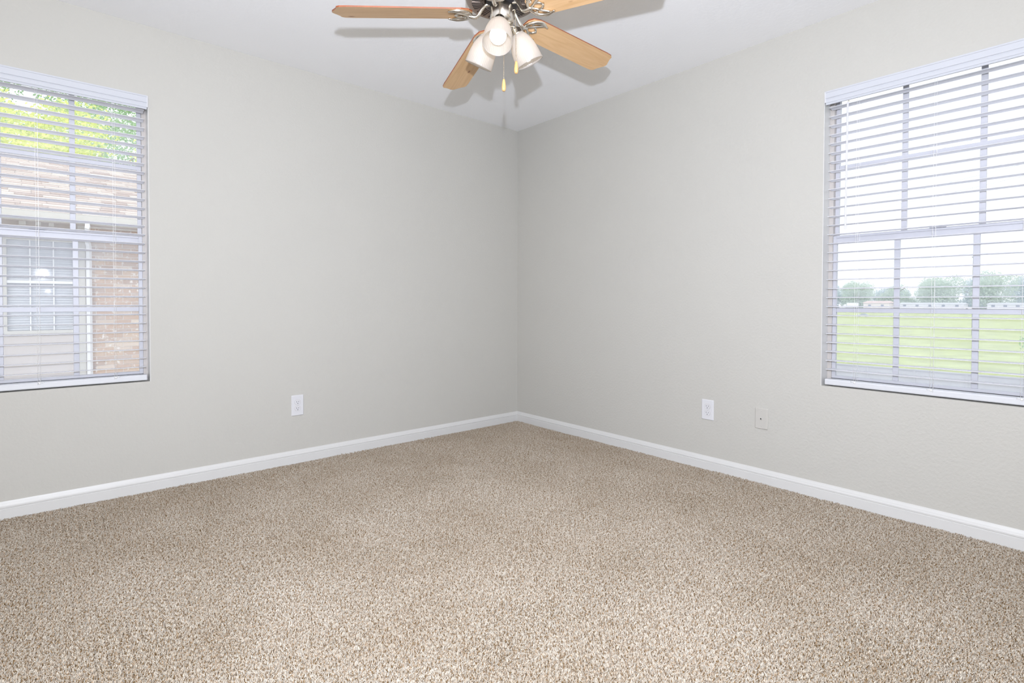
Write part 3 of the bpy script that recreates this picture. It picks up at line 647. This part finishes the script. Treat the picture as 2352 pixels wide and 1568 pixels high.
# ------------------------------------------------------------------ neighbouring house seen through the left window
def brick_mat():
    m = bpy.data.materials.new('brick_tan'); m.use_nodes = True; nt = m.node_tree; N = nt.nodes; L = nt.links
    b = N['Principled BSDF']; b.inputs['Roughness'].default_value = .9
    gp = N.new('ShaderNodeNewGeometry'); oi = N.new('ShaderNodeObjectInfo')
    ad = N.new('ShaderNodeMath'); ad.operation = 'ADD'; L.new(gp.outputs['Random Per Island'], ad.inputs[0]); L.new(oi.outputs['Random'], ad.inputs[1])
    fr = N.new('ShaderNodeMath'); fr.operation = 'FRACT'; L.new(ad.outputs[0], fr.inputs[0])
    rp = N.new('ShaderNodeValToRGB'); e = rp.color_ramp.elements; e[0].color = (.50, .33, .22, 1); e[1].color = (.72, .58, .45, 1)
    for p, c_ in ((.3, (.54, .35, .22, 1)), (.6, (.60, .42, .28, 1)), (.8, (.40, .27, .20, 1))):
        x = e.new(p); x.color = c_
    L.new(fr.outputs[0], rp.inputs[0])
    nz = N.new('ShaderNodeTexNoise'); nz.inputs['Scale'].default_value = 24; nz.inputs['Detail'].default_value = 4; L.new(gp.outputs['Position'], nz.inputs['Vector'])
    r2 = N.new('ShaderNodeValToRGB'); r2.color_ramp.elements[0].position = .60; r2.color_ramp.elements[0].color = (0, 0, 0, 1); r2.color_ramp.elements[1].position = .68; r2.color_ramp.elements[1].color = (1, 1, 1, 1)
    L.new(nz.outputs['Fac'], r2.inputs[0]); mx = N.new('ShaderNodeMixRGB'); mx.inputs[2].default_value = (.84, .77, .71, 1)
    L.new(r2.outputs[0], mx.inputs[0]); L.new(rp.outputs[0], mx.inputs[1]); L.new(mx.outputs[0], b.inputs['Base Color']); return m
M['brick'] = brick_mat()
M['mortar'] = mat('mortar', (.90, .85, .785), .95, var=.04, vscale=30)
M['siding'] = mat('siding_pinkish', (.58, .52, .49), .7, var=.02)
M['cream'] = mat('cream_trim', (.62, .595, .55), .6, var=.02)
M['soffit'] = mat('soffit_tan', (.50, .42, .36), .8, var=.05)
M['shingle'] = None
def shingle_mat():
    m = bpy.data.materials.new('roof_shingles'); m.use_nodes = True; nt = m.node_tree; N = nt.nodes; L = nt.links
    b = N['Principled BSDF']; b.inputs['Roughness'].default_value = .95; gp = N.new('ShaderNodeNewGeometry')
    rp = N.new('ShaderNodeValToRGB'); e = rp.color_ramp.elements; e[0].color = (.46, .37, .34, 1); e[1].color = (.70, .64, .59, 1)
    x = e.new(.5); x.color = (.60, .51, .47, 1)
    L.new(gp.outputs['Random Per Island'], rp.inputs[0]); L.new(rp.outputs[0], b.inputs['Base Color']); return m
M['shingle'] = shingle_mat()
D = 6.6
nh = thing('neighbouring_house', (-1, 8, GZ), 'tan brick house with shingle roof beyond the left window', 'building')
MB().box(-12, 9, D+.03, 14, GZ, 2.12).build('wall_core', M['mortar'], nh)
MB().box(-2.585, 4.2, D+.0075, D+.03, -1.2, 2.10).build('mortar_bed', M['mortar'], nh)
# individual bricks where the photograph lets one pick them apart
pz, bw = .0677, .213; proto = None; far = MB()
nrow = int((2.10+.9)/pz)
for r_ in range(nrow):
    z = -.90+r_*pz; off = (bw/2 if r_ % 2 else 0)
    k = 0; x = -2.585
    while x < 4.0:
        x1 = x+bw-.010 if not (k == 0 and r_ % 2) else x+bw/2-.010
        pr = random.uniform(0, .004)
        if x < -1.75 and z > -.25:
            full = (k != 0 or not r_ % 2)
            if full and proto is not None:
                o = proto.copy(); COL.objects.link(o); o.parent = nh; o.location = proto.location+Vector((x-proto_x, -pr, z-proto_z))
            else:
                o = MB().box(x, x1, D, D+.05, z, z+pz-.010).build('brick', M['brick'], nh)
                if full: proto = o; proto_x = x; proto_z = z
        else: far.box(x, x1, D-pr, D+.05, z, z+pz-.010)
        x = x1+.010; k += 1
o = far.build('brick_field', M['brick'], nh, fix=False); o['kind'] = 'stuff'
# siding boards below and beside the window (joined range left of the trim)
zb = .565
k = 0
while zb > -1.4:
    z1 = zb; z0 = zb-.154
    P = [(0, z0), (-.030, z0), (-.012, z1), (0, z1)]
    V = [(-7.5, D+v, z) for v, z in P]+[(-2.69, D+v, z) for v, z in P]
    MB().add(V, [(0, 1, 2, 3), (4, 5, 6, 7), (0, 1, 5, 4), (1, 2, 6, 5), (2, 3, 7, 6), (3, 0, 4, 7)]).build('siding_board', M['siding'], nh); zb = z0
zb = .565
while zb < 2.1:
    for xa, xb in ((-7.5, -3.50),):
        P = [(0, zb), (-.030, zb), (-.012, zb+.154), (0, zb+.154)]
        V = [(xa, D+v, z) for v, z in P]+[(xb, D+v, z) for v, z in P]
        MB().add(V, [(0, 1, 2, 3), (4, 5, 6, 7), (0, 1, 5, 4), (1, 2, 6, 5), (2, 3, 7, 6), (3, 0, 4, 7)]).build('siding_board', M['siding'], nh)
    zb += .154
MB().box(-3.50, -2.69, D-.015, D+.03, 1.89, 2.10).build('header_board', M['soffit'], nh)
MB().box(-2.69, -2.605, D-.035, D+.03, -1.6, 2.10).build('corner_board', M['cream'], nh)
MB().box(-2.605, -2.585, D-.005, D+.03, -1.6, 2.10).build('corner_board', M['siding'], nh)
m = MB(); m.box(-3.50, -3.44, D-.04, D+.02, .56, 1.90); m.box(-2.74, -2.69, D-.04, D+.02, .56, 1.90); m.box(-3.44, -2.74, D-.04, D+.02, 1.84, 1.90); m.box(-3.47, -2.70, D-.055, D+.02, .545, .59)
wf = m.build('window_trim', M['cream'], nh)
m = MB()
for x in (-3.204, -2.957): m.box(x-.007, x+.007, D-.022, D-.008, .59, 1.84)
m.box(-3.44, -2.74, D-.028, D-.006, 1.245, 1.285)
m.build('window_grid', M['carw'], wf)
M['nglass'] = mat('neighbour_glass', (.74, .74, .82), .08, spec=.9, var=.02)
M['nblind'] = mat('neighbour_blind', (.84, .84, .91), .6, var=.02)
MB().box(-3.44, -2.74, D-.004, D+.004, .59, 1.84).build('window_glass', M['glass'], wf)
MB().box(-3.44, -2.74, D+.026, D+.029, .59, 1.84).build('window_backing', M['nglass'], wf)
m = MB()
for k in range(36):
    z = .60+k*.0345; m.add([(-3.435, D+.008, z), (-2.745, D+.008, z), (-2.745, D+.024, z+.026), (-3.435, D+.024, z+.026)], [(0, 1, 2, 3)])
o = m.build('window_blind_slats', M['nblind'], wf)
# eave, gutter, soffit, roof
for xa, xb in ((-3.311, -3.241), (-3.134, -3.085), (-3.002, -2.947)):
    MB().box(xa, xb, D-.10, D-.015, 2.05, 2.095).build('eave_block', M['cream'], nh)
MB().box(-12, 9, 6.04, D, 2.095, 2.11).build('soffit', M['soffit'], nh)
P = [(5.94, 2.10), (5.93, 2.165), (5.925, 2.175), (5.935, 2.18), (5.945, 2.17), (6.03, 2.17), (6.03, 2.09), (5.95, 2.09)]
V = [(-12, v, z) for v, z in P]+[(9, v, z) for v, z in P]; k = len(P)
MB().add(V, [tuple(range(k)), tuple(range(k, 2*k))]+[(i, (i+1) % k, k+(i+1) % k, k+i) for i in range(k)]).build('gutter', M['cream'], nh)
MB().box(-12, 9, 6.03, 6.06, 2.06, 2.17).build('fascia', M['cream'], nh)
sl = math.atan2(1.50, 4.0); SLm = Matrix.Translation((0, 6.0, 2.165)) @ Matrix.Rotation(sl, 4, 'X'); Lr = math.hypot(4.0, 1.5)
MB().box(-12, 9, 0, Lr, -.02, -.002, SLm).build('roof_deck', M['soffit'], nh)
MB().add([(-12, 10, 3.66), (9, 10, 3.66), (9, 14.2, 2.1), (-12, 14.2, 2.1)], [(0, 1, 2, 3)]).build('roof_back', M['shingle'], nh)
m = MB(); nc = int(Lr/.135)
for c_ in range(nc+1):
    y0_ = c_*.135; x = -12+random.uniform(-.2, 0)
    while x < 6:
        wd = random.uniform(.2, .36); th = random.uniform(.010, .020)
        m.add([SLm @ Vector(q) for q in ((x, y0_-.01, .003), (x+wd-.004, y0_-.01, .003), (x+wd-.004, y0_-.01, .003+th), (x, y0_-.01, .003+th), (x, y0_+.15, .0025), (x+wd-.004, y0_+.15, .0025))], [(0, 1, 2, 3), (3, 2, 5, 4)])
        x += wd
o = m.build('shingles', M['shingle'], nh, fix=False); o['kind'] = 'stuff'
MB().tube([(-12, 10, 3.675), (9, 10, 3.675)], .04, 8).build('ridge_cap', M['shingle'], nh)
pts = [(-2.60, 5.99, 2.10), (-2.60, 5.99, 2.02), (-2.58, 6.50, 1.86), (-2.565, 6.54, 1.80), (-2.565, 6.54, -2.0)]
MB().tube(pts, .034, 4, smooth=False).build('downspout', M['carw'], nh)
